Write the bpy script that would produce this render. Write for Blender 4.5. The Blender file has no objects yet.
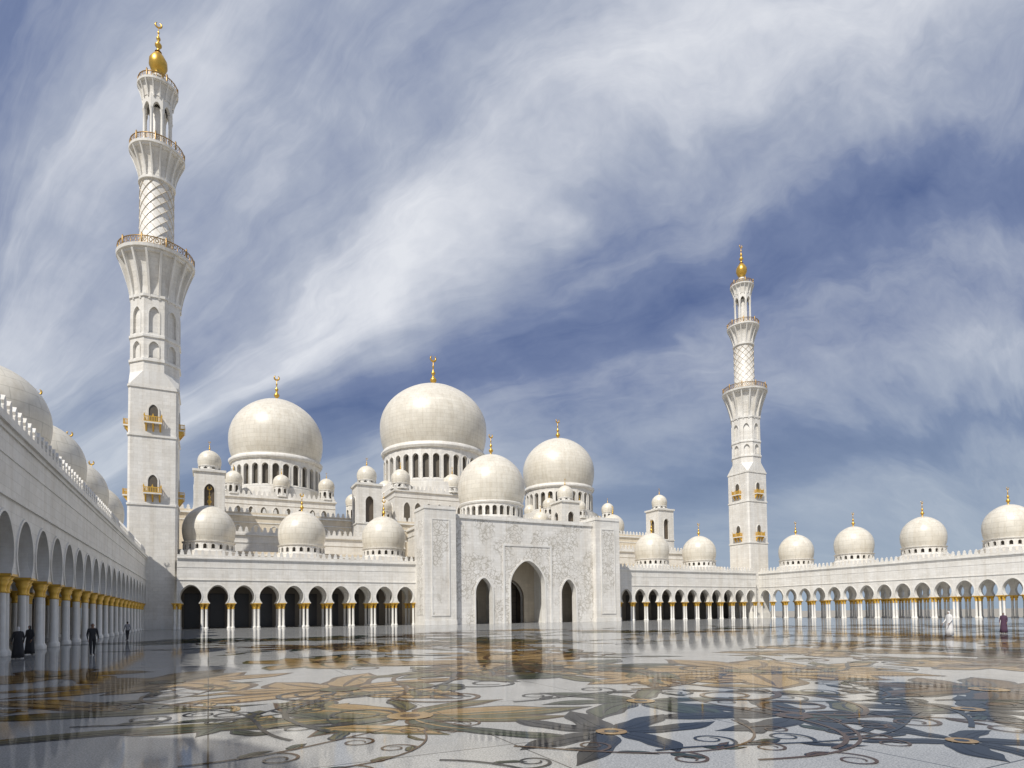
import bpy, math, random
from mathutils import Matrix, Vector
random.seed(7)
S=bpy.context.scene
PI=math.pi
# ---------------------------------------------------------------- materials
def mat(name,base,rough=.5,metal=0.,spec=.5):
    m=bpy.data.materials.new(name); m.use_nodes=True
    nt=m.node_tree; p=nt.nodes['Principled BSDF']
    p.inputs['Base Color'].default_value=(*base,1)
    p.inputs['Roughness'].default_value=rough
    p.inputs['Metallic'].default_value=metal
    p.inputs['Specular IOR Level'].default_value=spec
    return m,nt,p
def N(nt,t,**kw):
    n=nt.nodes.new(t)
    for k,v in kw.items(): setattr(n,k,v)
    return n
def math_(nt,op,a,b=None,c=None,clamp=False):
    n=nt.nodes.new('ShaderNodeMath'); n.operation=op; n.use_clamp=clamp
    for i,x in enumerate((a,b,c)):
        if x is None: continue
        if isinstance(x,(int,float)): n.inputs[i].default_value=x
        else: nt.links.new(x,n.inputs[i])
    return n.outputs[0]
def mixc(nt,f,a,b,mode='MIX'):
    n=nt.nodes.new('ShaderNodeMix'); n.data_type='RGBA'; n.blend_type=mode
    def s(i,x):
        if isinstance(x,(int,float)): n.inputs[i].default_value=x
        elif isinstance(x,tuple): n.inputs[i].default_value=(*x,1) if len(x)==3 else x
        else: nt.links.new(x,n.inputs[i])
    s(0,f); s(6,a); s(7,b)
    return n.outputs[2]
def noise(nt,vec,scale,detail=4,rough=.55,dist=0.):
    n=nt.nodes.new('ShaderNodeTexNoise'); n.inputs['Scale'].default_value=scale
    n.inputs['Detail'].default_value=detail; n.inputs['Roughness'].default_value=rough
    n.inputs['Distortion'].default_value=dist
    nt.links.new(vec,n.inputs['Vector']); return n.outputs['Fac']
def ramp(nt,f,stops,interp='LINEAR'):
    n=nt.nodes.new('ShaderNodeValToRGB'); n.color_ramp.interpolation=interp
    el=n.color_ramp.elements
    while len(el)<len(stops): el.new(.5)
    for e,(p,c) in zip(el,stops):
        e.position=p; e.color=(*c,1) if isinstance(c,tuple) else (c,c,c,1)
    nt.links.new(f,n.inputs[0]); return n.outputs[0]
def stone(name,c,bw=1.2,bh=.6,joint=.80,uv=False,carved=False,rough=.45,ms=.02,c2=.9):
    m,nt,p=mat(name,c,rough)
    L=nt.links
    tc=N(nt,'ShaderNodeTexCoord'); obj=tc.outputs['Object']
    if uv: vec=tc.outputs['UV']
    else:
        sp=N(nt,'ShaderNodeSeparateXYZ'); L.new(obj,sp.inputs[0])
        cb=N(nt,'ShaderNodeCombineXYZ')
        L.new(math_(nt,'ADD',sp.outputs[0],sp.outputs[1]),cb.inputs[0]); L.new(sp.outputs[2],cb.inputs[1])
        vec=cb.outputs[0]
    br=N(nt,'ShaderNodeTexBrick'); L.new(vec,br.inputs['Vector'])
    br.inputs['Scale'].default_value=1; br.inputs['Brick Width'].default_value=bw; br.inputs['Row Height'].default_value=bh
    br.inputs['Mortar Size'].default_value=ms; br.inputs['Mortar Smooth'].default_value=.3
    br.inputs['Color1'].default_value=(1,1,1,1); br.inputs['Color2'].default_value=(c2,c2,c2,1)
    br.inputs['Mortar'].default_value=(joint,joint,joint*.98,1)
    n1=noise(nt,obj,.35,5); n2=noise(nt,obj,3.,5,.65)
    v=ramp(nt,n1,[(.3,(.88,.87,.85)),(.7,(1.,1.,1.))])
    v2=ramp(nt,n2,[(.3,(.92,.91,.89)),(.65,(1.,1.,1.))])
    col=mixc(nt,1.,mixc(nt,1.,br.outputs['Color'],v,'MULTIPLY'),v2,'MULTIPLY')
    mp=N(nt,'ShaderNodeMapping'); mp.inputs['Scale'].default_value=(1.4,1.4,.07); L.new(obj,mp.inputs['Vector'])
    col=mixc(nt,1.,col,ramp(nt,noise(nt,mp.outputs[0],1.,4,.6),[(.32,(.90,.88,.85)),(.55,(1.,1.,1.))]),'MULTIPLY')
    col=mixc(nt,1.,col,c,'MULTIPLY')
    h=br.outputs['Fac']
    bump=N(nt,'ShaderNodeBump'); bump.inputs['Strength'].default_value=.3; bump.inputs['Distance'].default_value=.03
    bump.invert=True
    if carved:
        sc=N(nt,'ShaderNodeVectorMath',operation='ADD')
        nn=N(nt,'ShaderNodeTexNoise'); nn.inputs['Scale'].default_value=.5; L.new(vec,nn.inputs['Vector'])
        s2=N(nt,'ShaderNodeVectorMath',operation='SCALE'); s2.inputs['Scale'].default_value=2.2
        L.new(nn.outputs['Color'],s2.inputs[0]); L.new(vec,sc.inputs[0]); L.new(s2.outputs[0],sc.inputs[1])
        vo=N(nt,'ShaderNodeTexVoronoi',feature='DISTANCE_TO_EDGE'); vo.inputs['Scale'].default_value=1.1
        L.new(sc.outputs[0],vo.inputs['Vector'])
        e=ramp(nt,vo.outputs['Distance'],[(.03,1.),(.09,0.)])
        area=ramp(nt,noise(nt,obj,.22,2),[(.42,0.),(.5,1.)])
        fac=math_(nt,'MULTIPLY',e,area)
        vo2=N(nt,'ShaderNodeTexVoronoi'); vo2.inputs['Scale'].default_value=2.6; L.new(sc.outputs[0],vo2.inputs['Vector'])
        e2=ramp(nt,vo2.outputs['Distance'],[(.22,1.),(.3,0.)])
        fac=math_(nt,'MAXIMUM',fac,math_(nt,'MULTIPLY',e2,math_(nt,'MULTIPLY',area,.8)))
        col=mixc(nt,math_(nt,'MULTIPLY',fac,.66),col,(.33,.30,.24))
        h=math_(nt,'MAXIMUM',h,fac)
    L.new(h,bump.inputs['Height']); L.new(bump.outputs[0],p.inputs['Normal'])
    L.new(col,p.inputs['Base Color'])
    return m
WHITE=stone('white_marble',(.82,.80,.755))
DOME=stone('dome_marble',(.76,.72,.63),bw=2.6,bh=1.1,joint=.80,uv=True,ms=.05,c2=.93,rough=.36)
SMOOTH=stone('dressed_marble',(.82,.805,.765),bw=3,bh=3,joint=.97)
BEIGE=stone('warm_limestone',(.72,.64,.51),bw=2.,bh=.8)
CARVED=stone('carved_marble',(.82,.80,.76),carved=True)
def gold(name,a,c,me):
    m,nt,p=mat(name,a,.35,me)
    tc=N(nt,'ShaderNodeTexCoord')
    f=noise(nt,tc.outputs['Object'],6,3)
    nt.links.new(mixc(nt,f,a,c),p.inputs['Base Color'])
    return m
GOLD=gold('gold_leaf',(.80,.50,.10),(.5,.29,.05),.7)
RAIL=gold('antique_gold_railing',(.40,.25,.08),(.20,.12,.045),.5)
CAP=gold('gilded_capital',(.80,.48,.07),(.64,.38,.06),.35)
def simple(name,c,c2=None,rough=.6,scale=5,metal=0):
    m,nt,p=mat(name,c,rough,metal)
    c2=c2 or tuple(x*.7 for x in c)
    tc=N(nt,'ShaderNodeTexCoord')
    nt.links.new(mixc(nt,noise(nt,tc.outputs['Object'],scale,4),c,c2),p.inputs['Base Color'])
    return m
DARK=simple('dark_interior_glass',(.04,.034,.03),(.025,.022,.02),.3,.8)  # near black: the arcade interior's shade is put into the colour; also door bars
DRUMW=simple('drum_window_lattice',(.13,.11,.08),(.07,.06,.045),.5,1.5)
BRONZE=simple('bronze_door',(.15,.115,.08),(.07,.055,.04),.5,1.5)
INNER=simple('shaded_gallery_wall',(.20,.17,.13),(.13,.11,.09),.6,.6)  # wall colour darkened to paint in the shade behind the arches
# ---------------------------------------------------------------- builder
class B:
    def __init__(s): s.v=[];s.f=[];s.m=[];s.s=[];s.uv=[];s.mats=[]
    def mi(s,m):
        if m not in s.mats: s.mats.append(m)
        return s.mats.index(m)
    def add(s,vs,fs,m,smooth=False,uvs=None):
        o=len(s.v); s.v.extend([tuple(v) for v in vs]); k=s.mi(m)
        for i,f in enumerate(fs):
            s.f.append(tuple(o+j for j in f)); s.m.append(k); s.s.append(smooth)
            s.uv.append(uvs[i] if uvs else None)
    def obj(s,name,loc=(0,0,0),rotz=0):
        me=bpy.data.meshes.new(name); me.from_pydata(s.v,[],s.f)
        for m in s.mats: me.materials.append(m)
        me.polygons.foreach_set('material_index',s.m); me.polygons.foreach_set('use_smooth',s.s)
        ul=me.uv_layers.new(name='UVMap')
        for p,u in zip(me.polygons,s.uv):
            if u:
                for li,c in zip(p.loop_indices,u): ul.data[li].uv=c
        me.update()
        o=bpy.data.objects.new(name,me); S.collection.objects.link(o)
        o.location=loc; o.rotation_euler=(0,0,rotz); return o
    def box(s,x0,x1,y0,y1,z0,z1,m):
        vs=[(x,y,z) for z in(z0,z1) for y in(y0,y1) for x in(x0,x1)]
        s.add(vs,[(0,2,3,1),(4,5,7,6),(0,1,5,4),(1,3,7,5),(3,2,6,7),(2,0,4,6)],m)
    def pbox(s,P,u0,u1,d0,d1,z0,z1,m):
        vs=[P(u,d,z) for z in(z0,z1) for d in(d0,d1) for u in(u0,u1)]
        s.add(vs,[(0,2,3,1),(4,5,7,6),(0,1,5,4),(1,3,7,5),(3,2,6,7),(2,0,4,6)],m)
    def rev(s,cx,cy,prof,n,m,smooth=True,ph=0.,caps=False):
        vs=[];fs=[];uvs=[];L=0;Ls=[0]
        for i in range(1,len(prof)):
            L+=math.hypot(prof[i][0]-prof[i-1][0],prof[i][1]-prof[i-1][1]); Ls.append(L)
        R=max(p[0] for p in prof)
        for r,z in prof:
            for k in range(n):
                a=2*PI*k/n+ph; vs.append((cx+r*math.cos(a),cy+r*math.sin(a),z))
        for i in range(len(prof)-1):
            for k in range(n):
                k2=(k+1)%n
                fs.append((i*n+k,i*n+k2,(i+1)*n+k2,(i+1)*n+k))
                u0=2*PI*R*k/n;u1=2*PI*R*(k+1)/n
                uvs.append([(u0,Ls[i]),(u1,Ls[i]),(u1,Ls[i+1]),(u0,Ls[i+1])])
        if caps:
            fs.append(tuple(range(n))); uvs.append(None)
            fs.append(tuple((len(prof)-1)*n+k for k in range(n))); uvs.append(None)
        s.add(vs,fs,m,smooth,uvs)
    def prism(s,poly,z0,z1,m):
        n=len(poly); vs=[(x,y,z0) for x,y in poly]+[(x,y,z1) for x,y in poly]
        s.add(vs,[(k,(k+1)%n,n+(k+1)%n,n+k) for k in range(n)]+[tuple(range(n)),tuple(range(n,2*n))],m)
def horseshoe(r,zc,a0=-44,n=18,pt=.2):
    pts=[]
    for i in range(n+1):
        a=math.radians(a0+(90-a0)*i/n); sn=math.sin(a)
        pts.append((-r*math.cos(a),zc+r*sn+(pt*r*max(sn,0)**3)))
    return pts+[(-x,z) for x,z in pts[-2::-1]]
def pointed(w,z0,zs,zt,n=12):
    pts=[(-w,z0)]
    for i in range(n+1):
        a=math.radians(90*i/n); sn=math.sin(a); h=zt-zs
        pts.append((-w*math.cos(a),zs+h*(.86*sn+.14*sn**6)))
    return pts+[(-x,z) for x,z in pts[-2::-1]]
def archbay(b,P,u0,u1,c,out,zb,zt,th,m,soff=None,back=True):
    n=len(out); loop=[(u0,zb)]+[(c+x,z) for x,z in out]+[(u1,zb),(u1,zt),(u0,zt)]
    k=len(loop)
    b.add([P(u,0,z) for u,z in loop],[tuple(range(k))],m)
    if back: b.add([P(u,th,z) for u,z in loop],[tuple(range(k))[::-1]],m)
    vs=[P(c+x,d,z) for d in(0,th) for x,z in out]
    b.add(vs,[(i,i+1,n+i+1,n+i) for i in range(n-1)],soff or m)
    for a,e in((u0,c+out[0][0]),(c+out[-1][0],u1)):
        if e-a>.01: b.add([P(a,0,zb),P(e,0,zb),P(e,th,zb),P(a,th,zb)],[(0,1,2,3)],m)
def archtrim(b,P,c,out,w,pr,m,cz):
    n=len(out); ou=[]
    for i in range(n):
        x,z=out[i]; a=out[max(i-1,0)];e=out[min(i+1,n-1)]
        tx,tz=e[0]-a[0],e[1]-a[1]; l=math.hypot(tx,tz) or 1
        ou.append((x-tz/l*w,z+tx/l*w))
    vs=[P(c+x,-pr,z) for x,z in out]+[P(c+x,-pr,z) for x,z in ou]+[P(c+x,.02,z) for x,z in ou]+[P(c+x,.02,z) for x,z in out]
    fs=[]
    for i in range(n-1):
        fs+=[(i,i+1,n+i+1,n+i),(n+i,n+i+1,2*n+i+1,2*n+i),(i,i+1,3*n+i+1,3*n+i)]
    b.add(vs,fs,m)
def merlons(b,P,u0,u1,d,z,m,step=1.05,h=.95,w=.62,t=.22):
    n=max(1,int((u1-u0)/step))
    prof=[(-w/2,0),(-w/2,h*.35),(-w*.3,h*.45),(-w*.42,h*.65),(0,h),(w*.42,h*.65),(w*.3,h*.45),(w/2,h*.35),(w/2,0)]
    k=len(prof)
    for i in range(n):
        c=u0+(u1-u0)*(i+.5)/n
        vs=[P(c+x,d,z+zz) for x,zz in prof]+[P(c+x,d+t,z+zz) for x,zz in prof]
        b.add(vs,[tuple(range(k)),tuple(range(k,2*k))]+[(j,j+1,k+j+1,k+j) for j in range(k-1)],m)
def finial(b,cx,cy,z,h):
    q=h
    prof=[(.10*q,0),(.045*q,.05*q),(.04*q,.12*q),(.095*q,.19*q),(.10*q,.24*q),(.05*q,.31*q),(.022*q,.36*q),(.06*q,.42*q),(.06*q,.46*q),(.02*q,.52*q),(.016*q,.60*q),(.035*q,.64*q),(.012*q,.69*q),(.01*q,.80*q),(0,.81*q)]
    b.rev(cx,cy,[(r,z+zz) for r,zz in prof],14,GOLD)
    R=.085*q; zc=z+.9*q; vs=[];fs=[];n=18
    for i in range(n+1):
        a=math.radians(90+25+310*i/n); th=.032*q*math.sin(PI*i/n)**.6+.002*q
        for dr,dy in((th,0),(0,th*.6),(-th,0),(0,-th*.6)):
            vs.append((cx+(R+dr)*math.cos(a),cy+dy,zc+(R+dr)*math.sin(a)))
    for i in range(n):
        for j in range(4): fs.append((i*4+j,i*4+(j+1)%4,i*4+4+(j+1)%4,i*4+4+j))
    b.add(vs,fs,GOLD,True)
def dome(b,cx,cy,zb,R,tot,n=48,m=None,low=.55,fin=.35,rim=True):
    m=m or DOME; lo=low*R; up=tot-lo; prof=[]
    for i in range(8):
        t=1-i/8; prof.append((R*(1-.10*t**2.2),zb+lo*(1-t)))
    for i in range(19):
        a=math.radians(90*i/18); s=math.sin(a)
        prof.append((R*math.cos(a)**.97 if i<18 else 0.0,zb+lo+up*(.95*s+.05*s**8)))
    b.rev(cx,cy,prof,n,m)
    if rim:
        b.rev(cx,cy,[(R*.88,zb-.03*R),(R*.955,zb-.03*R),(R*.955,zb+.03*R),(R*.90,zb+.035*R)],n,SMOOTH)
    finial(b,cx,cy,zb+tot-.02*R,fin*R*2)
def drum(b,cx,cy,z0,z1,r,n,ww,m=None,wz=(.12,.82),trimm=None):
    m=m or WHITE
    ap=r*math.cos(PI/n); hw=r*math.sin(PI/n)
    H=z1-z0; w=hw*ww
    out=pointed(w,z0+H*wz[0],z0+H*wz[0]+max(.1*H,H*(wz[1]-wz[0])-w),z0+H*wz[1],6)
    for k in range(n):
        a=2*PI*(k+.5)/n; ca,sa=math.cos(a),math.sin(a)
        P=lambda u,d,z,ca=ca,sa=sa:(cx+(ap-d)*ca-u*sa,cy+(ap-d)*sa+u*ca,z)
        b.add([P(-hw,0,z0),P(hw,0,z0),P(hw,0,z0+H*wz[0]),P(-hw,0,z0+H*wz[0])],[(0,1,2,3)],m)
        archbay(b,P,-hw,hw,0,out,z0+H*wz[0],z1,r*.05+.25,m,back=False)
        archtrim(b,P,0,out,hw*.12,r*.008+.04,SMOOTH,0)
    b.rev(cx,cy,[(ap-r*.05-.2,z0),(ap-r*.05-.2,z1)],n,DRUMW,False)
    b.rev(cx,cy,[(r*.9,z1-.002),(r*1.03,z1),(r*1.05,z1+.04*r),(r*.9,z1+.041*r)],n*2,SMOOTH,False)
    b.rev(cx,cy,[(r*.9,z0),(r*1.04,z0+.001),(r*1.04,z0+.05*r),(r*.99,z0+.07*r)],n*2,SMOOTH,False)
def smalldome(b,cx,cy,z,R,top,ndr=12,fin=.42,ww=.5,big=False):
    tot=1.58*R; zb=top-tot
    if big:
        b.rev(cx,cy,[(R*1.16,z),(R*1.16,z+1.5),(R*1.12,z+1.6),(R*.98,z+1.65)],8,WHITE,False,PI/8)
        drum(b,cx,cy,z+1.6,zb-.1,R*.96,20,.45,wz=(.22,.78))
    else:
        b.rev(cx,cy,[(R*1.12,z),(R*1.12,z+.35),(R*1.0,z+.36)],8,SMOOTH,False,PI/8)
        drum(b,cx,cy,z+.3,zb-.1,R*.93,ndr,ww)
    dome(b,cx,cy,zb,R,tot,36,fin=fin)
# ---------------------------------------------------------------- arcades
HS=horseshoe(1.68,5.65)
ZB=HS[0][1]
def column(b,P,u,d,pair=True):
    for du in((-.33,.33) if pair else (0,)):
        cx,cy,_=P(u+du,d,0)
        b.rev(cx,cy,[(.33,.0),(.33,.22),(.27,.30),(.225,.4),(.205,ZB-1.05)],12,SMOOTH)
        b.rev(cx,cy,[(.22,ZB-1.05),(.27,ZB-1.0),(.21,ZB-.9),(.24,ZB-.65),(.36,ZB-.38),(.30,ZB-.36),(.46,ZB-.12)],12,CAP)
    b.pbox(P,u-.84,u+.84,d-.5,d+.5,ZB-.13,ZB-.003,CAP)
def arcade(name,o,ud,dd,nb,L,back='solid',depth=9.6,ceil=9.2):
    b=B()
    P=lambda u,d,z:(o[0]+ud[0]*u+dd[0]*d,o[1]+ud[1]*u+dd[1]*d,z)
    p=L/nb; th=.95; zt=11.9
    rows=[0,5.0] if back!='open' else [0,4.6,9.2]
    for r in rows:
        Q=lambda u,d,z,r=r:P(u,d+r,z)
        for i in range(nb):
            archbay(b,Q,i*p,(i+1)*p,(i+.5)*p,HS,ZB,zt if r in(0,9.2) else ceil,th,WHITE,SMOOTH)
            if r==0: archtrim(b,Q,(i+.5)*p,HS,.16,.07,SMOOTH,0)
        for i in range(nb+1):
            column(b,Q,i*p,th/2)
    b.pbox(P,0,L,th+.003,(depth if back!='open' else 9.19),ceil,ceil+.4,SMOOTH)
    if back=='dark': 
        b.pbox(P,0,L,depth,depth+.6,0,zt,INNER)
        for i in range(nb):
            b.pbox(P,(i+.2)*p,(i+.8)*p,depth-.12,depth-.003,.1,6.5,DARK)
    elif back=='solid':
        b.pbox(P,0,L,depth,depth+.6,0,zt,BEIGE)
        for i in range(nb):
            b.pbox(P,(i+.2)*p,(i+.8)*p,depth-.12,depth-.003,.1,6.5,DARK)
    D=depth+.6
    b.pbox(P,-.0,L,-.10,D+.1,zt,zt+.28,SMOOTH)
    b.pbox(P,-.0,L,-.26,D+.2,zt+.28,zt+.52,SMOOTH)
    b.pbox(P,-.0,L,-.04,.5,zt+.52,zt+.98,WHITE)
    b.pbox(P,-.0,L,.5,D,zt+.52,zt+.62,BEIGE)
    b.pbox(P,0,L,-.05,-.003,zt-1.25,zt-1.1,SMOOTH)
    b.pbox(P,-.0,L,-.12,-.003,8.45,8.6,SMOOTH)
    merlons(b,P,.2,L-.2,.05,zt+.98,SMOOTH)
    return b,P
RZ=12.5; RD=4.5; RT=22.9
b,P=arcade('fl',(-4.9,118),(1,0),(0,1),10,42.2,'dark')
for X in(0,16.5,33): smalldome(b,X,126,RZ,RD,RT,big=True)
b.obj('mosque_arcade')
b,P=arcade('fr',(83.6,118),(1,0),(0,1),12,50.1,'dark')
for X in(88,104.5,121): smalldome(b,X,126,RZ,RD,RT,big=True)
b.obj('mosque_arcade')
b,P=arcade('lw',(-9.6,-11.2),(0,1),(-1,0),32,131.2,'solid')
for Y in(-2,14.5,31,47.0,63,79.5,96,112.5): smalldome(b,-16.4,Y,RZ,4.4,RT+.1,big=True)
b.obj('mosque_arcade')
b,P=arcade('rw',(137.2,-11.2),(0,1),(1,0),32,131.2,'open')
for Y in(-2,14.5,31,47.5,64,80.5,97,113.7): smalldome(b,144.6,Y,RZ,RD,RT,big=True)
b.obj('mosque_arcade')
# ---------------------------------------------------------------- gateway
b=B()
P=lambda u,d,z:(u,113.2+d,z)
side=pointed(1.85,0,6.3,9.4); main=pointed(4.1,0,8.0,13.2)
for u0,u1,c,out in((43.8,54.5,50.3,side),(54.5,66.5,60.5,main),(66.5,77.1,70.6,side)):
    archbay(b,P,u0,u1,c,out,0,21.4,1.6,CARVED,SMOOTH)
    archtrim(b,P,c,out,.35,.14,SMOOTH,0)
for x0,x1,z0,z1 in((54.6,55.05,0,16.2),(65.95,66.4,0,16.2),(54.6,66.4,16.2,16.65),):
    b.box(x0,x1,113.08,113.197,z0,z1,SMOOTH)
b.box(43.8,77.1,112.95,128,21.4,21.75,SMOOTH); b.box(43.8,77.1,113.1,128,21.75,22.2,WHITE)
b.box(43.8,77.1,114.9,121,15,21.4,WHITE)
for x0 in(37.3,77.1):
    b.box(x0,x0+6.5,112,118.4,0,22.7,WHITE)
    b.box(x0-.12,x0+6.62,111.88,118.5,22.7,22.95,SMOOTH); b.box(x0,x0+6.5,112,118.4,22.95,23.4,WHITE)
    b.box(x0-.1,x0+6.6,111.9,112-.003,0,.9,SMOOTH)
    b.box(x0+1.6,x0+4.9,111.92,111.997,2.,20.6,CARVED)
    for a,e,z0,z1 in((1.35,1.6,1.75,20.85),(4.9,5.15,1.75,20.85),(1.6,4.9,1.75,2.0),(1.6,4.9,20.6,20.85)):
        b.box(x0+a,x0+e,111.86,111.997,z0,z1,SMOOTH)
b.box(37.23,37.297,113.2,116.8,2,20.6,CARVED)
b.box(43.81,44.2,114.8,128,0,21.4,WHITE); b.box(76.7,77.09,114.8,128,0,21.4,WHITE)
Q=lambda u,d,z:(u,121+d,z)
im=pointed(2.7,0,5.6,9.2); isd=pointed(1.5,0,4.5,6.8)
for u0,u1,c,out in((43.8,54.5,50.3,isd),(54.5,66.5,60.5,im),(66.5,77.1,70.6,isd)):
    archbay(b,Q,u0,u1,c,out,0,21.4,1.0,BEIGE,SMOOTH)
    archtrim(b,Q,c,out,.3,.12,BRONZE,0)
b.box(43.8,77.1,124,124.4,0,21.,BRONZE)
for c,w,h in((50.3,1.5,6.5),(60.5,2.7,9),(70.6,1.5,6.5)):
    for i in range(5):
        x=c-w+2*w*i/4; b.box(x-.08,x+.08,123.85,123.997,0,h,DARK)
    for i in range(1,6): b.box(c-w,c+w,123.9,123.99,h*i/6,h*i/6+.12,DARK)
for x0 in(54.2,66.2): b.box(x0,x0+.6,114.85,120.95,0,15,SMOOTH)
b.obj('mosque_gateway')
# ---------------------------------------------------------------- prayer hall
b=B()
PX=lambda y:(lambda u,d,z:(u,y+d,z))
def block(x0,x1,y0,y1,z0,z1,m,mer=True,corn=.35):
    b.box(x0,x1,y0,y1,z0,z1,m)
    b.box(x0-corn,x1+corn,y0-corn,y1+corn,z1,z1+corn,SMOOTH)
    b.box(x0-.02,x1+.02,y0-.02,y1+.02,z1+corn,z1+corn+.5,m)
    b.box(x0-.12,x1+.12,y0-.12,y1+.12,z1-1.6,z1-1.4,SMOOTH)
    if mer:
        merlons(b,PX(y0),x0,x1,0,z1+corn+.5,SMOOTH,step=1.2,h=1.1,w=.75)
        merlons(b,lambda u,d,z:(x0+d,u,z),y0,y1,0,z1+corn+.5,SMOOTH,step=1.2,h=1.1,w=.75)
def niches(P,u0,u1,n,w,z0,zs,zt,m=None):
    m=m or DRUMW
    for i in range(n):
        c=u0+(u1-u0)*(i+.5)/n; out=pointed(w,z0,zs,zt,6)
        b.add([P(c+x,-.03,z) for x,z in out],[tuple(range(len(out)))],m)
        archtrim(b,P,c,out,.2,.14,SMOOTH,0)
block(-6,133,152,228,0,25.4,BEIGE)
block(-6,46,129,152,0,14.,BEIGE,False); block(81,133,129,152,0,14.,BEIGE,False)
block(46,81,129,152,0,23.5,WHITE,False)
block(-2,42,141,152,14.5,19.5,WHITE); block(85,129,141,152,14.5,19.5,WHITE)
niches(PX(152),4,31,7,.8,20.8,22,23.2,BEIGE)
for cx in(17,110):
    block(cx-13.5,cx+13.5,167,197,25.9,32.4,WHITE)
    niches(PX(167),cx-12,cx+12,8,.7,27,29,30.2)
    niches(lambda u,d,z,cx=cx:(cx-13.5+d,u,z),169,195,8,.7,27,29,30.2)
    b.rev(cx,182,[(13.6,32.9),(13.6,36.0),(12.6,36.3)],32,WHITE,False)
    drum(b,cx,182,36.3,44.2,11.75,28,.62)
    b.rev(cx,182,[(12.3,44.5),(12.5,45.1),(11.6,45.4)],56,SMOOTH)
    dome(b,cx,182,45.2,12.5,18.3,72,low=.5,fin=.30)
    for dx,dy in((-11.5,-13),(0,-13.2),(11.5,-13),(-11.5,0),(11.5,0),(-11.5,13),(11.5,13)):
        smalldome(b,cx+dx,182+dy,33.2,2.15,39.4,8,.4)
cx=63.9
block(cx-17.8,cx+17.8,164,200,25.9,36.6,WHITE)
niches(PX(164),cx-16,cx+16,10,.9,28,32,33.6)
niches(lambda u,d,z:(cx-17.8+d,u,z),166,198,10,.9,28,32,33.6)
b.rev(cx,182,[(18,37.1),(18,40.6),(16.6,41)],40,WHITE,False)
drum(b,cx,182,41,51.3,15.6,32,.62)
b.rev(cx,182,[(16.2,51.6),(16.5,52.3),(15.4,52.7)],64,SMOOTH)
dome(b,cx,182,52.4,16.8,22.6,96,low=.5,fin=.31)
for dx,dy in((-15.5,-15.8),(0,-16),(15.5,-15.8),(-15.5,0),(15.5,0),(-15.5,15.8)):
    smalldome(b,cx+dx,182+dy,37.4,2.7,43.3,8,.4)
for X,Y,R,z,top in((38,158,2.6,26,32.5),(89,158,2.6,26,32.5),(114,156,3.6,26,33.),(43,164,2.2,26,34),(36,170,2.2,26,36)):
    smalldome(b,X,Y,z,R,top,8,.4)
b.rev(cx,138.6,[(9.,24),(9.,25.6),(8.2,25.8)],32,WHITE,False)
drum(b,cx,138.6,25.4,28.9,7.9,28,.6)
dome(b,cx,138.6,29.2,8.5,13.2,64,low=.5,fin=.33)
def turret(x,y,z1,h=3.0):
    b.box(x-h,x+h,y-h,y+h,14,z1-9,WHITE)
    for k in range(4):
        a=k*PI/2; ca,sa=math.cos(a),math.sin(a)
        Q=lambda u,d,z:(x+(h-d)*sa+u*ca,y-(h-d)*ca+u*sa,z)
        archbay(b,Q,-h,h,0,pointed(1.0,z1-9,z1-4,z1-2.6,8),z1-9,z1,.5,WHITE)
        archtrim(b,Q,0,pointed(1.0,z1-9,z1-4,z1-2.6,8),.2,.1,SMOOTH,0)
    b.box(x-h+.7,x+h-.7,y-h+.7,y+h-.7,z1-9,z1-.1,BRONZE)
    b.box(x-h-.3,x+h+.3,y-h-.3,y+h+.3,z1,z1+.5,SMOOTH)
    b.box(x-h-.2,x+h+.2,y-h-.2,y+h+.2,z1-9.4,z1-9.1,SMOOTH)
    smalldome(b,x,y,z1+.5,2.4,z1+5.4,8,.45)
for x in(0,34.8,92.2,127): turret(x,149,33.6)
b.obj('mosque_prayer_hall')
# ---------------------------------------------------------------- minarets
def chsq(a,c): return [(a-c,-a),(a,-a+c),(a,a-c),(a-c,a),(-a+c,a),(-a,a-c),(-a,-a+c),(-a+c,-a)]
def rail(b,r,z,h,n=32):
    b.rev(0,0,[(r-.06,z+h-.14),(r+.06,z+h-.14),(r+.06,z+h),(r-.06,z+h)],n,RAIL)
    b.rev(0,0,[(r-.05,z),(r+.06,z),(r+.06,z+.12),(r-.05,z+.12)],n,RAIL)
    for k in range(n):
        a=2*PI*k/n; x,y=r*math.cos(a),r*math.sin(a)
        big=k%4==0
        b.rev(x,y,[(.15 if big else .07,z),(.15 if big else .07,z+h+(.3 if big else 0)),(0,z+h+(.55 if big else .01))],5,RAIL)
        a2=a+PI/n; c=.30*r/6
        ux,uy=-math.sin(a2),math.cos(a2); x,y=r*math.cos(a2),r*math.sin(a2)
        ring=[(c*math.cos(t*PI/4),c*1.5*math.sin(t*PI/4)) for t in range(8)]
        b.add([(x+ux*p,y+uy*p,z+h*.5+q) for p,q in ring]+[(x+ux*p*.6,y+uy*p*.6,z+h*.5+q*.6) for p,q in ring],
              [(j,(j+1)%8,8+(j+1)%8,8+j) for j in range(8)],RAIL)
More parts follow.
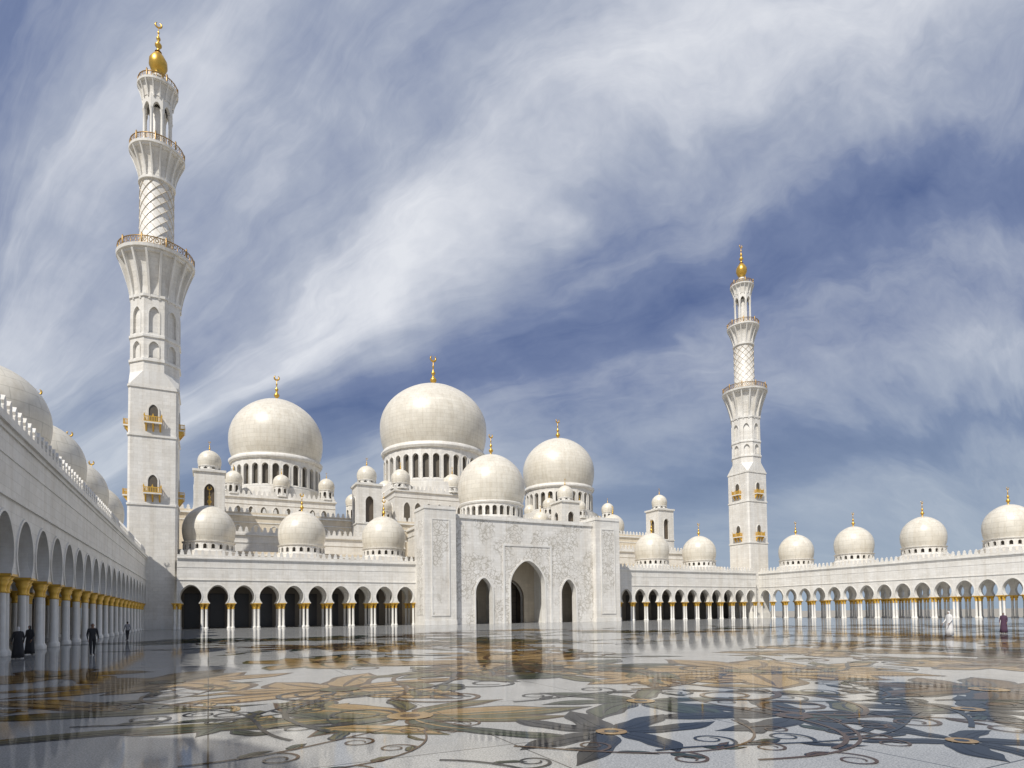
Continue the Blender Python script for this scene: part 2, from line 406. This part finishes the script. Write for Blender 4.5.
def flare(b,r0,r1,z0,z1,n,m):
    H=z1-z0; prof=[(r0,z0)]
    st=5
    for i in range(st):
        t=i/st; t2=(i+1)/st
        ra=r0+(r1*.90-r0)*t**2.0; prof+= [(ra,z0+H*t),(ra+ (r1*.90-r0)*(t2**2.0-t**2.0)*.6,z0+H*(t+.12))]
    prof+=[(r1*.93,z0+H*.93),(r1*.95,z1)]
    b.rev(0,0,prof,n,m,False,PI/n)
    for k in range(n):
        a=2*PI*(k)/n+PI/n; ca,sa=math.cos(a),math.sin(a); w=.17*r1/6
        pts=[(r0*.95,z0-H*.12)]
        for i in range(7):
            t=i/6; pts.append((r0+.12+(r1*.96-r0)*t**1.5,z0-H*.12+H*1.08*t))
        pts+=[(r0*.95,z1-.05)]
        kk=len(pts); vs=[]
        for sg in(-1,1): vs+=[(r*ca-sg*w*sa,r*sa+sg*w*ca,z) for r,z in pts]
        b.add(vs,[tuple(range(kk)),tuple(range(kk,2*kk))]+[(j,(j+1)%kk,kk+(j+1)%kk,kk+j) for j in range(kk)],SMOOTH)
b=B()
b.prism(chsq(4.0,.5),0,1.6,SMOOTH); b.prism(chsq(3.75,.35),1.6,42.2,WHITE)
for z in(21.3,33.2,41.6): b.prism(chsq(3.9,.36),z,z+.35,SMOOTH)
sq=chsq(3.75,.35); oc=chsq(3.75,3.75-3.75*math.tan(PI/8))
b.add([(x,y,42.2) for x,y in sq]+[(x,y,44.6) for x,y in oc],[(k,(k+1)%8,8+(k+1)%8,8+k) for k in range(8)],SMOOTH)
ro=3.75/math.cos(PI/8)
b.rev(0,0,[(ro,44.6),(ro,47)],8,WHITE,False,PI/8)
def octstage(ap,z0,z1,w,zs,zt,m=BEIGE):
    hw=ap*math.tan(PI/8)
    for k in range(8):
        a=k*PI/4; ca,sa=math.cos(a),math.sin(a)
        Q=lambda u,d,z:((ap-d)*ca-u*sa,(ap-d)*sa+u*ca,z)
        archbay(b,Q,-hw,hw,0,pointed(w,z0,zs,zt,8),z0,z1,.35,WHITE,back=False)
        archtrim(b,Q,0,pointed(w,z0,zs,zt,8),.14,.08,SMOOTH,0)
    b.rev(0,0,[((ap-.34)/math.cos(PI/8),z0),((ap-.34)/math.cos(PI/8),z1)],8,m,False,PI/8)
octstage(3.75,47,50.5,.75,48.9,49.9,WHITE)
b.rev(0,0,[(ro,50.5),(ro+.2,50.6),(ro+.2,51.0),(ro,51.1),(ro,51.4)],8,SMOOTH,False,PI/8)
octstage(3.75,51.4,58.2,.8,54.6,56,WHITE)
for z in(46.3,57.6): b.rev(0,0,[(ro,z),(ro+.22,z+.06),(ro+.22,z+.5),(ro,z+.6)],8,SMOOTH,False,PI/8)
flare(b,3.85,6.1,58.2,65.4,16,WHITE)
b.rev(0,0,[(2,65.4),(6.1,65.4),(6.2,65.9),(2,65.95)],48,SMOOTH,False)
rail(b,5.95,65.95,1.3,40)
b.rev(0,0,[(3.0,65.9),(3.0,67.8),(2.7,68.0),(2.62,79.6)],32,WHITE)
for sgn in(-1,1):
    for k in range(10):
        vs=[];fs=[];n=40
        for i in range(n+1):
            t=i/n; a=2*PI*k/10+sgn*t*PI*1.25; z=68+11.4*t
            for da,r in((-.03,2.6),(0,2.75),(.03,2.6)): vs.append((r*math.cos(a+da),r*math.sin(a+da),z))
        for i in range(n): fs+=[(i*3,i*3+1,i*3+4,i*3+3),(i*3+1,i*3+2,i*3+5,i*3+4)]
        b.add(vs,fs,BEIGE)
b.rev(0,0,[(2.62,79.5),(2.95,79.6),(2.95,80.0),(2.7,80.1)],32,SMOOTH,False)
flare(b,2.75,4.4,80.6,85.0,16,WHITE)
b.rev(0,0,[(2.7,80),(2.7,80.7)],32,WHITE)
b.rev(0,0,[(1,85.0),(4.4,85.0),(4.45,85.4),(1,85.45)],40,SMOOTH,False)
rail(b,4.25,85.4,1.25,32)
b.rev(0,0,[(2.55,85.4),(2.55,86.6),(1.3,86.61),(1.3,93.6)],24,WHITE,False)
for k in range(8):
    a=2*PI*k/8+PI/8; x,y=2.15*math.cos(a),2.15*math.sin(a)
    b.rev(x,y,[(.36,86.6),(.28,87),(.25,92),(.42,92.7)],10,SMOOTH)
    ap=2.15*math.cos(PI/8)+.3; aa=k*PI/4; ca,sa=math.cos(aa),math.sin(aa); hw=ap*math.tan(PI/8)
    Q=lambda u,d,z:((ap-d)*ca-u*sa,(ap-d)*sa+u*ca,z)
    archbay(b,Q,-hw,hw,0,pointed(hw*.62,92.6,92.8,93.9,5),92.6,95.2,.6,SMOOTH)
flare(b,2.4,3.25,95.0,97.4,16,WHITE)
b.rev(0,0,[(.5,97.4),(3.25,97.4),(3.3,97.75),(.5,97.8)],32,SMOOTH,False)
rail(b,3.1,97.75,1.0,24)
b.rev(0,0,[(1.55,97.7),(1.5,99.0),(1.9,99.2),(1.1,99.8),(.8,100.4)],24,SMOOTH)
b.rev(0,0,[(.7,100.3),(.95,100.5),(.7,100.8),(1.1,101.2),(1.5,102.2),(1.45,103.2),(.9,104.2),(.4,104.8),(.28,105.3)],24,GOLD)
finial(b,0,0,104.9,5.7)
for z in(23.4,35.6):
    for k in range(4):
        a=k*PI/2; ca,sa=math.cos(a),math.sin(a)
        Q=lambda u,d,zz:((3.75-d)*ca-u*sa,(3.75-d)*sa+u*ca,zz)
        b.pbox(Q,-1.35,1.35,-.95,-.003,z-.25,z,SMOOTH)
        for s0 in(-1.05,0,1.05):
            vs=[Q(s0+e,d,zz) for e in(-.12,.12) for d,zz in((-.003,z-1.5),(-.85,z-.25),(-.003,z-.25))]
            b.add(vs,[(0,1,2),(3,4,5),(0,1,4,3)],CAP)
        b.pbox(Q,-1.35,1.35,-.95,-.86,z+.85,z+.97,CAP); b.pbox(Q,-1.35,1.35,-.95,-.86,z+.002,z+.12,CAP)
        for s0 in(-1.35,1.28):
            b.pbox(Q,s0,s0+.07,-.86,-.003,z+.85,z+.97,CAP)
            for e in(-.7,-.5,-.3,-.1): b.pbox(Q,s0,s0+.06,e-.05,e+.05,z,z+.85,CAP)
        for i in range(11):
            c=-1.27+.254*i; b.pbox(Q,c-.06,c+.06,-.94,-.87,z+.12,z+.85,CAP)
        for c in(-1.28,0,1.28): b.add([Q(c-.16,-.91,z+.97),Q(c+.16,-.91,z+.97),Q(c,-.91,z+1.5)],[(0,1,2)],CAP)
        out=pointed(.7,z+.01,z+2.2,z+3.2,7)
        b.add([Q(x,-.02,zz) for x,zz in out],[tuple(range(len(out)))],DRUMW)
        archtrim(b,Q,0,out,.22,.15,SMOOTH,0)
m1=b.obj('minaret',(-8.7,123.75,0))
m2=bpy.data.objects.new('minaret',m1.data); S.collection.objects.link(m2); m2.location=(137.6,123.75,0); m2.scale=(1,1,.98)
# ---------------------------------------------------------------- ground + floor
def sheet(name,x0,x1,y0,y1,z,m):
    me=bpy.data.meshes.new(name); me.from_pydata([(x0,y0,z),(x1,y0,z),(x1,y1,z),(x0,y1,z)],[],[(0,1,2,3)])
    me.materials.append(m); o=bpy.data.objects.new(name,me); S.collection.objects.link(o); return o
SAND=simple('pale_paving',(.36,.33,.28),(.27,.25,.21),.8,.05)
sheet('ground',-4000,4000,-4000,4000,-.12,SAND)
def polished(name,c,c2,gl=.72):
    m,nt,p=mat(name,c,.06); L=nt.links
    out=nt.nodes['Material Output']; nt.nodes.remove(p)
    tc=N(nt,'ShaderNodeTexCoord'); o=tc.outputs['Object']
    a=noise(nt,o,38,3,.75); bb=noise(nt,o,.5,4); g=noise(nt,o,9,5,.7)
    col=mixc(nt,ramp(nt,a,[(.40,0.),(.60,1.)]),c,c2)
    col=mixc(nt,1.,col,ramp(nt,bb,[(.3,(.85,.85,.85)),(.7,(1.,1.,1.))]),'MULTIPLY')
    col=mixc(nt,1.,col,ramp(nt,g,[(.3,(.85,.85,.85)),(.7,(1.,1.,1.))]),'MULTIPLY')
    br=N(nt,'ShaderNodeTexBrick'); L.new(o,br.inputs['Vector'])
    br.inputs['Scale'].default_value=1; br.inputs['Brick Width'].default_value=4.1; br.inputs['Row Height'].default_value=4.1
    br.offset=0; br.inputs['Mortar Size'].default_value=.014; br.inputs['Mortar Smooth'].default_value=0
    br.inputs['Color1'].default_value=(1,1,1,1); br.inputs['Color2'].default_value=(.9,.9,.9,1); br.inputs['Mortar'].default_value=(.2,.2,.2,1)
    col=mixc(nt,1.,col,br.outputs['Color'],'MULTIPLY')
    bump=N(nt,'ShaderNodeBump'); bump.inputs['Strength'].default_value=.04; bump.inputs['Distance'].default_value=.01
    L.new(noise(nt,o,2.2,3),bump.inputs['Height'])
    df=N(nt,'ShaderNodeBsdfDiffuse'); L.new(col,df.inputs['Color'])
    gs=N(nt,'ShaderNodeBsdfGlossy'); gs.inputs['Color'].default_value=(.97,.97,.97,1)
    L.new(ramp(nt,noise(nt,o,1.3,5,.6),[(.3,.03),(.7,.085)]),gs.inputs['Roughness']); L.new(bump.outputs[0],gs.inputs['Normal'])
    fr=N(nt,'ShaderNodeFresnel'); fr.inputs['IOR'].default_value=1.5
    mx=N(nt,'ShaderNodeMixShader'); L.new(math_(nt,'MULTIPLY',fr.outputs[0],gl),mx.inputs[0])
    L.new(df.outputs[0],mx.inputs[1]); L.new(gs.outputs[0],mx.inputs[2]); L.new(mx.outputs[0],out.inputs['Surface'])
    return m
FLOOR=polished('polished_mosaic_marble',(.50,.50,.48),(.26,.26,.255))
b=B(); b.box(-20.5,147.5,-30,128,-.1,0,FLOOR); b.obj('courtyard_floor')
OLIVE=polished('olive_marble',(.13,.115,.04),(.065,.06,.025),.62); NAVY=polished('dark_marble',(.02,.024,.034),(.01,.012,.018),.62)
TAN=polished('tan_marble',(.38,.25,.10),(.26,.16,.06),.62); BROWN=polished('brown_marble',(.11,.06,.025),(.06,.03,.014),.62)
GREEN=polished('green_marble',(.045,.065,.04),(.025,.035,.025),.62)
psi=math.radians(26.6); CP,SP=math.cos(psi),math.sin(psi)
# floor design is drawn in a frame turned 26.6 deg from the courtyard axes (the vines sweep diagonally)
def W(p,z): return (p[0]*CP+p[1]*SP,-p[0]*SP+p[1]*CP,z)
b=B(); LC=[0]
def leafshape(p0,ang,L,Wd,bend,z,m):
    n=14; ls=[];rs=[]
    for i in range(n+1):
        t=i/n
        x=p0[0]+L*t*math.cos(ang+bend*t*.5); y=p0[1]+L*t*math.sin(ang+bend*t*.5)
        w=Wd*(math.sin(PI*t**.8)**.9 if 0<t<1 else 0)
        w*= 1+.16*math.sin(11*t)
        nx,ny=-math.sin(ang+bend*t),math.cos(ang+bend*t)
        ls.append(W((x+nx*w,y+ny*w),z)); rs.append(W((x-nx*w*.85,y-ny*w*.85),z))
    b.add(ls+rs,[(n+1+i,n+2+i,i+1,i) for i in range(n)],m)   # normals face up
def leaf(p0,ang,L,Wd,bend,mo,mf,mv=None):
    LC[0]+=1; e=(LC[0]%900)*2e-6
    leafshape(p0,ang,L,Wd,bend,.004+e,mo)
    c=(p0[0]+.06*L*math.cos(ang),p0[1]+.06*L*math.sin(ang))
    leafshape(c,ang,L*.88,Wd*.74,bend,.006+e,mf)
    leafshape(c,ang,L*.8,Wd*.10,bend,.008+e,mv or mo)
def ribbon(pts,w0,w1,m,z=.010):
    LC[0]+=1; z+=(LC[0]%900)*2e-6
    n=len(pts); ls=[];rs=[]
    for i in range(n):
        a=pts[max(i-1,0)];e=pts[min(i+1,n-1)]; tx,ty=e[0]-a[0],e[1]-a[1]; l=math.hypot(tx,ty) or 1
        w=w0+(w1-w0)*i/(n-1)
        ls.append(W((pts[i][0]-ty/l*w,pts[i][1]+tx/l*w),z)); rs.append(W((pts[i][0]+ty/l*w,pts[i][1]-tx/l*w),z))
    b.add(ls+rs,[(n+i,n+i+1,i+1,i) for i in range(n-1)],m)
def disc(c,r,m,z,n=16):
    LC[0]+=1; z+=(LC[0]%900)*1e-6
    b.add([W((c[0]+r*math.cos(2*PI*i/n),c[1]+r*math.sin(2*PI*i/n)),z) for i in range(n)],[tuple(range(n))],m)
def flower(c,R,n,mo,mf,mc,wd=.22,ph=None):
    ph=random.random()*6 if ph is None else ph
    for k in range(n):
        a=ph+2*PI*k/n+random.uniform(-.2,.2)
        leaf((c[0]+.08*R*math.cos(a),c[1]+.08*R*math.sin(a)),a,R*random.uniform(.7,1.1),R*wd*random.uniform(.75,1.1),random.uniform(-.9,.9),mo,mf)
    disc(c,R*.13,mc,.0125); disc(c,R*.06,mo,.014)
def vine(p,ang,L,w,m,leaves,curl=.5,sc=1.):
    pts=[];x,y=p;a=ang;k=random.uniform(-.15,.15);n=int(L/.25)
    ph=random.random()*6
    for i in range(n):
        pts.append((x,y)); a+=k*.25+.16*curl*math.sin(i*.16+ph); x+=.25*math.cos(a); y+=.25*math.sin(a)
        if i%max(3,int(5*sc))==2:
            s=random.choice((-1,1)); mo,mf=random.choice(leaves)
            leaf((x,y),a+s*random.uniform(.5,1.1),sc*random.uniform(.8,1.6),sc*random.uniform(.16,.30),-s*random.uniform(.3,1.2),mo,mf)
        if i%max(5,int(9*sc))==4:
            s=random.choice((-1,1)); q=[];xx,yy,aa=x,y,a+s*.8
            for j in range(26):
                q.append((xx,yy)); aa+=s*(.10+.018*j); st=.13*sc; xx+=st*math.cos(aa); yy+=st*math.sin(aa)
            ribbon(q,w*.8,w*.4,m)
    if len(pts)>3: ribbon(pts,w,w*.5,m)
LV1=[(NAVY,GREEN),(OLIVE,TAN),(NAVY,OLIVE),(BROWN,OLIVE)]; LV2=[(NAVY,NAVY),(NAVY,GREEN),(NAVY,NAVY),(NAVY,BROWN)]
for a,Lf,wd,bd,mf in((.02,3.6,.58,.5,OLIVE),(-.42,3.0,.46,.8,OLIVE),(.55,2.8,.5,-.6,TAN),(1.2,2.6,.46,-.7,OLIVE),(2.3,3.0,.5,.6,TAN),(2.85,3.8,.62,-.5,OLIVE),(3.3,3.6,.54,.5,OLIVE),(3.85,2.2,.4,.6,GREEN),(-1.2,2.2,.38,.9,GREEN)):
    leaf((-2.0+.2*math.cos(a),11.8+.2*math.sin(a)),a,Lf,wd,bd,random.choice((BROWN,NAVY)),mf,TAN)
disc((-2.0,11.8),.45,TAN,.0125); disc((-2.0,11.8),.2,BROWN,.014)
flower((-4.6,16.2),4.0,8,BROWN,TAN,OLIVE,.22,.1)
leaf((-9.0,9.0),.75,6.5,.4,-.8,NAVY,OLIVE); leaf((-6.6,10.2),.3,3.2,.4,.5,BROWN,GREEN)
leaf((-10.8,12.0),.1,5.6,.6,.4,NAVY,OLIVE); leaf((-12.5,14.5),-.2,5.0,.7,-.4,BROWN,TAN)
leaf((1.0,9.6),2.9,2.6,.3,-.5,NAVY,GREEN)
flower((1.6,10.0),2.0,7,NAVY,NAVY,TAN,.17); flower((2.8,13.4),2.4,7,NAVY,GREEN,TAN,.19)
flower((5.2,11.3),2.5,7,NAVY,NAVY,BROWN,.17); flower((6.6,9.0),1.6,6,NAVY,NAVY,TAN,.18)
flower((11.4,14.6),3.2,8,NAVY,BROWN,TAN,.21); flower((8.8,11.8),2.1,7,NAVY,NAVY,TAN,.18)
flower((4.5,18.5),3.4,8,BROWN,TAN,OLIVE,.25); flower((10,20.5),3.4,8,NAVY,TAN,BROWN,.25)
flower((-10.5,18.5),3.8,8,BROWN,TAN,OLIVE,.26); flower((-1.5,21),3.4,8,NAVY,OLIVE,TAN,.24)
flower((-16,21),3.6,8,BROWN,TAN,OLIVE,.26); flower((-8,26),4.2,8,OLIVE,TAN,BROWN,.28); flower((16,21),3.4,8,NAVY,TAN,BROWN,.24)
for (x,y,a,L,w,sc) in((-6.5,7.6,.2,6,.04,.6),(-4.4,8.0,.4,5,.035,.55),(-1,8.2,.0,5,.035,.5),(2,8.6,.5,7,.04,.6),(3.2,8.0,.1,5,.035,.55),(-3.5,9.6,2.6,6,.045,.7),
    (0,13.5,.3,9,.055,.8),(6,11,.4,8,.055,.8),(-1,14.5,2.9,7,.06,.9),(3,15.5,.2,11,.06,1.),(-6,13,2.6,7,.06,.9),(7.5,10,.9,6,.045,.7),(-8,11,.3,5,.055,.8),(5,13.5,-.3,7,.055,.8),
    (0,9,-.3,6,.035,.5),(-3.2,7.5,.1,4,.03,.45),(4.5,8.6,.6,6,.04,.55),(9,13,.2,7,.055,.9),(-12,13,.4,7,.055,.9),(8,9.6,.2,5,.04,.6)):
    vine((x,y),a,L,w,random.choice((NAVY,NAVY,BROWN)),LV2 if x>-1 else LV1,.7,sc)
for i in range(56):
    D=random.uniform(19,80); x=random.uniform(-.8,.95)*D
    wx,wy,_=W((x,D),0)
    if wx<-3 or wx>128 or wy>98 or wy<-20: continue
    R=random.uniform(3.,5.4)
    flower((x,D),R,random.choice((6,7,8)),*random.choice(((NAVY,OLIVE,TAN),(BROWN,TAN,OLIVE),(NAVY,BROWN,TAN),(BROWN,TAN,BROWN),(NAVY,GREEN,TAN))),random.uniform(.2,.28))
    for k in range(2): vine((x,D),random.uniform(-.8,.8)+k*PI,random.uniform(8,15),.1,random.choice((NAVY,BROWN)),LV1,.6,1.7)
b.obj('floral_floor_inlay')
# ---------------------------------------------------------------- people
SKIN=simple('skin',(.30,.17,.11),(.25,.14,.09),.5,20); HAIR=simple('black_hair',(.012,.01,.009),None,.5,30)
BLK=simple('black_cloth',(.018,.018,.02),(.03,.03,.034),.85,12); WHT=simple('white_cloth',(.72,.71,.69),(.62,.61,.6),.85,8)
PUR=simple('plum_cloth',(.09,.04,.07),(.05,.025,.05),.85,8); GREY=simple('grey_cloth',(.3,.29,.3),(.2,.2,.21),.85,8); SHOE=simple('shoe_leather',(.03,.022,.018),None,.4,8)
def person(name,loc,rot,top,bottom,h=1.75,robe=None,cover=None,stride=.12,armf=.1,hair=HAIR):
    J={'pel':(0,0,.95,.15,.105),'sp':(0,0,1.12,.135,.10),'ch':(0,0,1.33,.17,.115),'nk':(0,-.005,1.49,.058,.058),'hb':(0,.01,1.56,.065,.075),'hm':(0,.015,1.65,.078,.095),'ht':(0,.005,1.735,.06,.075)}
    for s,n in((-1,'l'),(1,'r')):
        f=stride*s
        J['hip'+n]=(s*.09,0,.90,.10,.10); J['kn'+n]=(s*.10,f*.6+.02,.50,.062,.066); J['an'+n]=(s*.10,f,.09,.042,.046); J['to'+n]=(s*.115,f+.17,.035,.045,.03)
        J['sh'+n]=(s*.185,0,1.42,.065,.065); J['el'+n]=(s*.25,-.03+armf*.3,1.13,.045,.045); J['wr'+n]=(s*.25,.06+armf,.89,.028,.026); J['hd'+n]=(s*.245,.075+armf*1.2,.81,.036,.018)
    names=list(J); E=[('pel','sp'),('sp','ch'),('ch','nk'),('nk','hb'),('hb','hm'),('hm','ht')]
    for n in'lr': E+=[('pel','hip'+n),('hip'+n,'kn'+n),('kn'+n,'an'+n),('an'+n,'to'+n),('ch','sh'+n),('sh'+n,'el'+n),('el'+n,'wr'+n),('wr'+n,'hd'+n)]
    me=bpy.data.meshes.new('t'); me.from_pydata([J[n][:3] for n in names],[(names.index(a),names.index(c)) for a,c in E],[])
    o=bpy.data.objects.new('t',me); S.collection.objects.link(o)
    o.modifiers.new('s','SKIN'); 
    sv=me.skin_vertices[0].data
    for i,n in enumerate(names): sv[i].radius=J[n][3:5]; sv[i].use_root=(n=='pel')
    ss=o.modifiers.new('u','SUBSURF'); ss.levels=2; ss.render_levels=2
    dg=bpy.context.evaluated_depsgraph_get(); ev=bpy.data.meshes.new_from_object(o.evaluated_get(dg))
    q=B()
    vs=[v.co.copy() for v in ev.vertices]
    for v in vs:
        if 1.60<v.z<1.66 and abs(v.x)<.02 and v.y>.08: v.y+=.02
    for p in ev.polygons:
        c=p.center
        if c.z>1.54:
            m=hair if (c.z>1.69 or c.y<-.0 ) else SKIN
            if cover and (c.z>1.68 or c.y<.06): m=cover
        elif c.z>1.475: m=SKIN if not cover else cover
        elif abs(c.x)>.2 and c.z<.90: m=SKIN
        elif c.z>.93 or abs(c.x)>.2: m=top
        elif c.z>.09: m=bottom
        else: m=SHOE
        q.f.append(tuple(p.vertices)); q.m.append(q.mi(m)); q.s.append(True); q.uv.append(None)
    q.v=[tuple(v) for v in vs]
    bpy.data.objects.remove(o)
    for s in(-1,1):
        for k in range(5):
            L=(.075,.085,.09,.08,.05)[k]; y0=.095+armf*1.2+(.045-.022*k if k<4 else .04)
            x=s*.245; z=.79 if k<4 else .83
            pts=[(x,y0-.02,z),(x-s*.012,y0-.015+(.03 if k==4 else 0),z-L*.5),(x-s*.035,y0-.01+(.035 if k==4 else 0),z-L*.95)]
            V=[];r=.0085
            for i,(a,c,d) in enumerate(pts):
                rr=r*(1-.2*i); V+=[(a+rr,c,d),(a,c+rr,d),(a-rr,c,d),(a,c-rr,d)]
            q.add(V,[(i*4+j,i*4+(j+1)%4,i*4+4+(j+1)%4,i*4+4+j) for i in range(2) for j in range(4)]+[(8,9,10,11)],SKIN,True)
        q.rev(s*.03,.102,[(0,1.635),(.011,1.642),(0,1.65)],6,HAIR)
        if not cover: q.rev(s*.082,.01,[(0,1.61),(.014,1.63),(.012,1.66),(0,1.67)],6,SKIN)
    q.add([(-.022,.104,1.598),(.022,.104,1.598),(.015,.107,1.59),(-.015,.107,1.59)],[(0,1,2,3)],PUR)
    if robe:
        n=24; V=[]; pr=[(.10,1.50,.08),(.215,1.44,.11),(.21,1.25,.135),(.19,1.05,.135),(.22,.8,.17),(.25,.4,.20),(.28,.06,.235),(.25,.05,.2)]
        for rx,z,ry in pr:
            for k in range(n):
                a=2*PI*k/n; w=1+.05*math.sin(5*a+z*3)*(1.4-z); V.append((rx*w*math.cos(a),ry*w*math.sin(a)+stride*.2*(1-z/1.5),z))
        q.add(V,[(i*n+k,i*n+(k+1)%n,(i+1)*n+(k+1)%n,(i+1)*n+k) for i in range(len(pr)-1) for k in range(n)],robe,True)
    ob=q.obj(name,loc,rot); sc=h/1.78; ob.scale=(sc,sc,sc); return ob
def at(xc,D): x,y,_=W((xc,D),0); return (x,y,.0)
person('man',at(-22.7,32.8),math.radians(200),BLK,BLK,1.76,stride=.16)
person('woman',at(-27.2,34.2),math.radians(150),BLK,BLK,1.68,robe=BLK,cover=BLK)
person('woman',(-8.6,38.6,0),math.radians(20),BLK,BLK,1.66,robe=BLK,cover=WHT)
person('man',at(-34.9,55),math.radians(30),GREY,BLK,1.75)
person('man',at(31.4,43.6),math.radians(70),WHT,WHT,1.84,robe=WHT,cover=WHT,armf=.2)
person('woman',at(38.3,47.3),math.radians(100),PUR,PUR,1.66,robe=PUR,cover=GREY)
# ---------------------------------------------------------------- world
w=bpy.data.worlds.new('World'); S.world=w; w.use_nodes=True; nt=w.node_tree; L=nt.links
bg=nt.nodes['Background']; bg.inputs['Strength'].default_value=.1
sd=Vector((-.66,-.5,1.0)).normalized(); el=math.asin(sd.z); az=math.atan2(sd.x,sd.y)
sky=N(nt,'ShaderNodeTexSky',sky_type='NISHITA'); sky.sun_disc=False; sky.sun_elevation=el; sky.sun_rotation=az
tc=N(nt,'ShaderNodeTexCoord'); dirv=tc.outputs['Generated']
def dot(v):
    n=N(nt,'ShaderNodeVectorMath',operation='DOT_PRODUCT'); L.new(dirv,n.inputs[0]); n.inputs[1].default_value=v; return n.outputs['Value']
z=math_(nt,'MAXIMUM',dot((0,0,1)),.004)
t=math_(nt,'DIVIDE',dot((.934,.357,0)),z); q=math_(nt,'DIVIDE',dot((-.357,.934,0)),z)
def sq_(x): return math_(nt,'DIVIDE',x,math_(nt,'ADD',1.,math_(nt,'ABSOLUTE',x)))
v=sq_(t); r=sq_(q)
cb=N(nt,'ShaderNodeCombineXYZ'); L.new(math_(nt,'MULTIPLY',v,3.),cb.inputs[0]); L.new(math_(nt,'MULTIPLY',r,2.2),cb.inputs[1])
wp=noise(nt,cb.outputs[0],1.6,5,.55)
cb2=N(nt,'ShaderNodeCombineXYZ'); L.new(math_(nt,'MULTIPLY_ADD',math_(nt,'SUBTRACT',wp,.5),2.2,math_(nt,'MULTIPLY',v,9.)),cb2.inputs[0]); L.new(math_(nt,'MULTIPLY',r,3.),cb2.inputs[1])
st=noise(nt,cb2.outputs[0],1.,9,.62,.5)
cb3=N(nt,'ShaderNodeCombineXYZ'); L.new(math_(nt,'MULTIPLY_ADD',math_(nt,'SUBTRACT',wp,.5),5.,math_(nt,'MULTIPLY',v,30.)),cb3.inputs[0]); L.new(math_(nt,'MULTIPLY',r,7.),cb3.inputs[1])
st2=noise(nt,cb3.outputs[0],1.,8,.65,.3)
vw=math_(nt,'MULTIPLY_ADD',math_(nt,'SUBTRACT',wp,.5),.2,v)
band=ramp(nt,vw,[(0.,.40),(.15,.33),(.30,.70),(.42,.54),(.52,.88),(.57,.56),(.635,.18),(.69,.47),(.76,.56),(.80,.20),(.85,.5),(1.,.58)],'EASE')
c=math_(nt,'MULTIPLY_ADD',math_(nt,'SUBTRACT',st,.5),.75,band)
c=math_(nt,'MULTIPLY_ADD',math_(nt,'SUBTRACT',st2,.5),.34,c)
c=math_(nt,'MULTIPLY_ADD',math_(nt,'SUBTRACT',noise(nt,dirv,2.6,6,.6,.3),.5),.8,c)
c=math_(nt,'MULTIPLY_ADD',math_(nt,'SUBTRACT',noise(nt,cb.outputs[0],2.3,5,.6),.5),.4,c,clamp=True)
cloud=ramp(nt,c,[(0.,(.09,.135,.29)),(.3,(.185,.235,.39)),(.6,(.40,.445,.555)),(1.,(.80,.82,.87))])
cl10=mixc(nt,1.,cloud,(10.,10.,10.),'MULTIPLY')
fin=mixc(nt,.94,sky.outputs[0],cl10)
hz=ramp(nt,dot((0,0,1)),[(0.,.85),(.12,.5),(.36,0.)])
fin=mixc(nt,hz,fin,(3.1,4.0,5.0))
L.new(fin,bg.inputs['Color'])
sl=bpy.data.lights.new('sun','SUN'); sl.energy=4.6; sl.angle=math.radians(.5); sl.color=(1,.955,.885)
so=bpy.data.objects.new('sun',sl); S.collection.objects.link(so); so.rotation_euler=sd.to_track_quat('Z','Y').to_euler()
# ---------------------------------------------------------------- camera
cd=bpy.data.cameras.new('camera'); cd.sensor_width=36; cd.lens=21.3; cd.shift_y=.204; cd.clip_end=9000; cd.clip_start=.1
co=bpy.data.objects.new('camera',cd); S.collection.objects.link(co)
co.matrix_world=Matrix.Translation((0,0,1.95))@Matrix.Rotation(-psi,4,'Z')@Matrix.Rotation(math.radians(92),4,'X')@Matrix.Rotation(math.radians(-.69),4,'Z')
S.camera=co
S.view_settings.view_transform='Standard'; S.view_settings.look='None'; S.view_settings.exposure=0
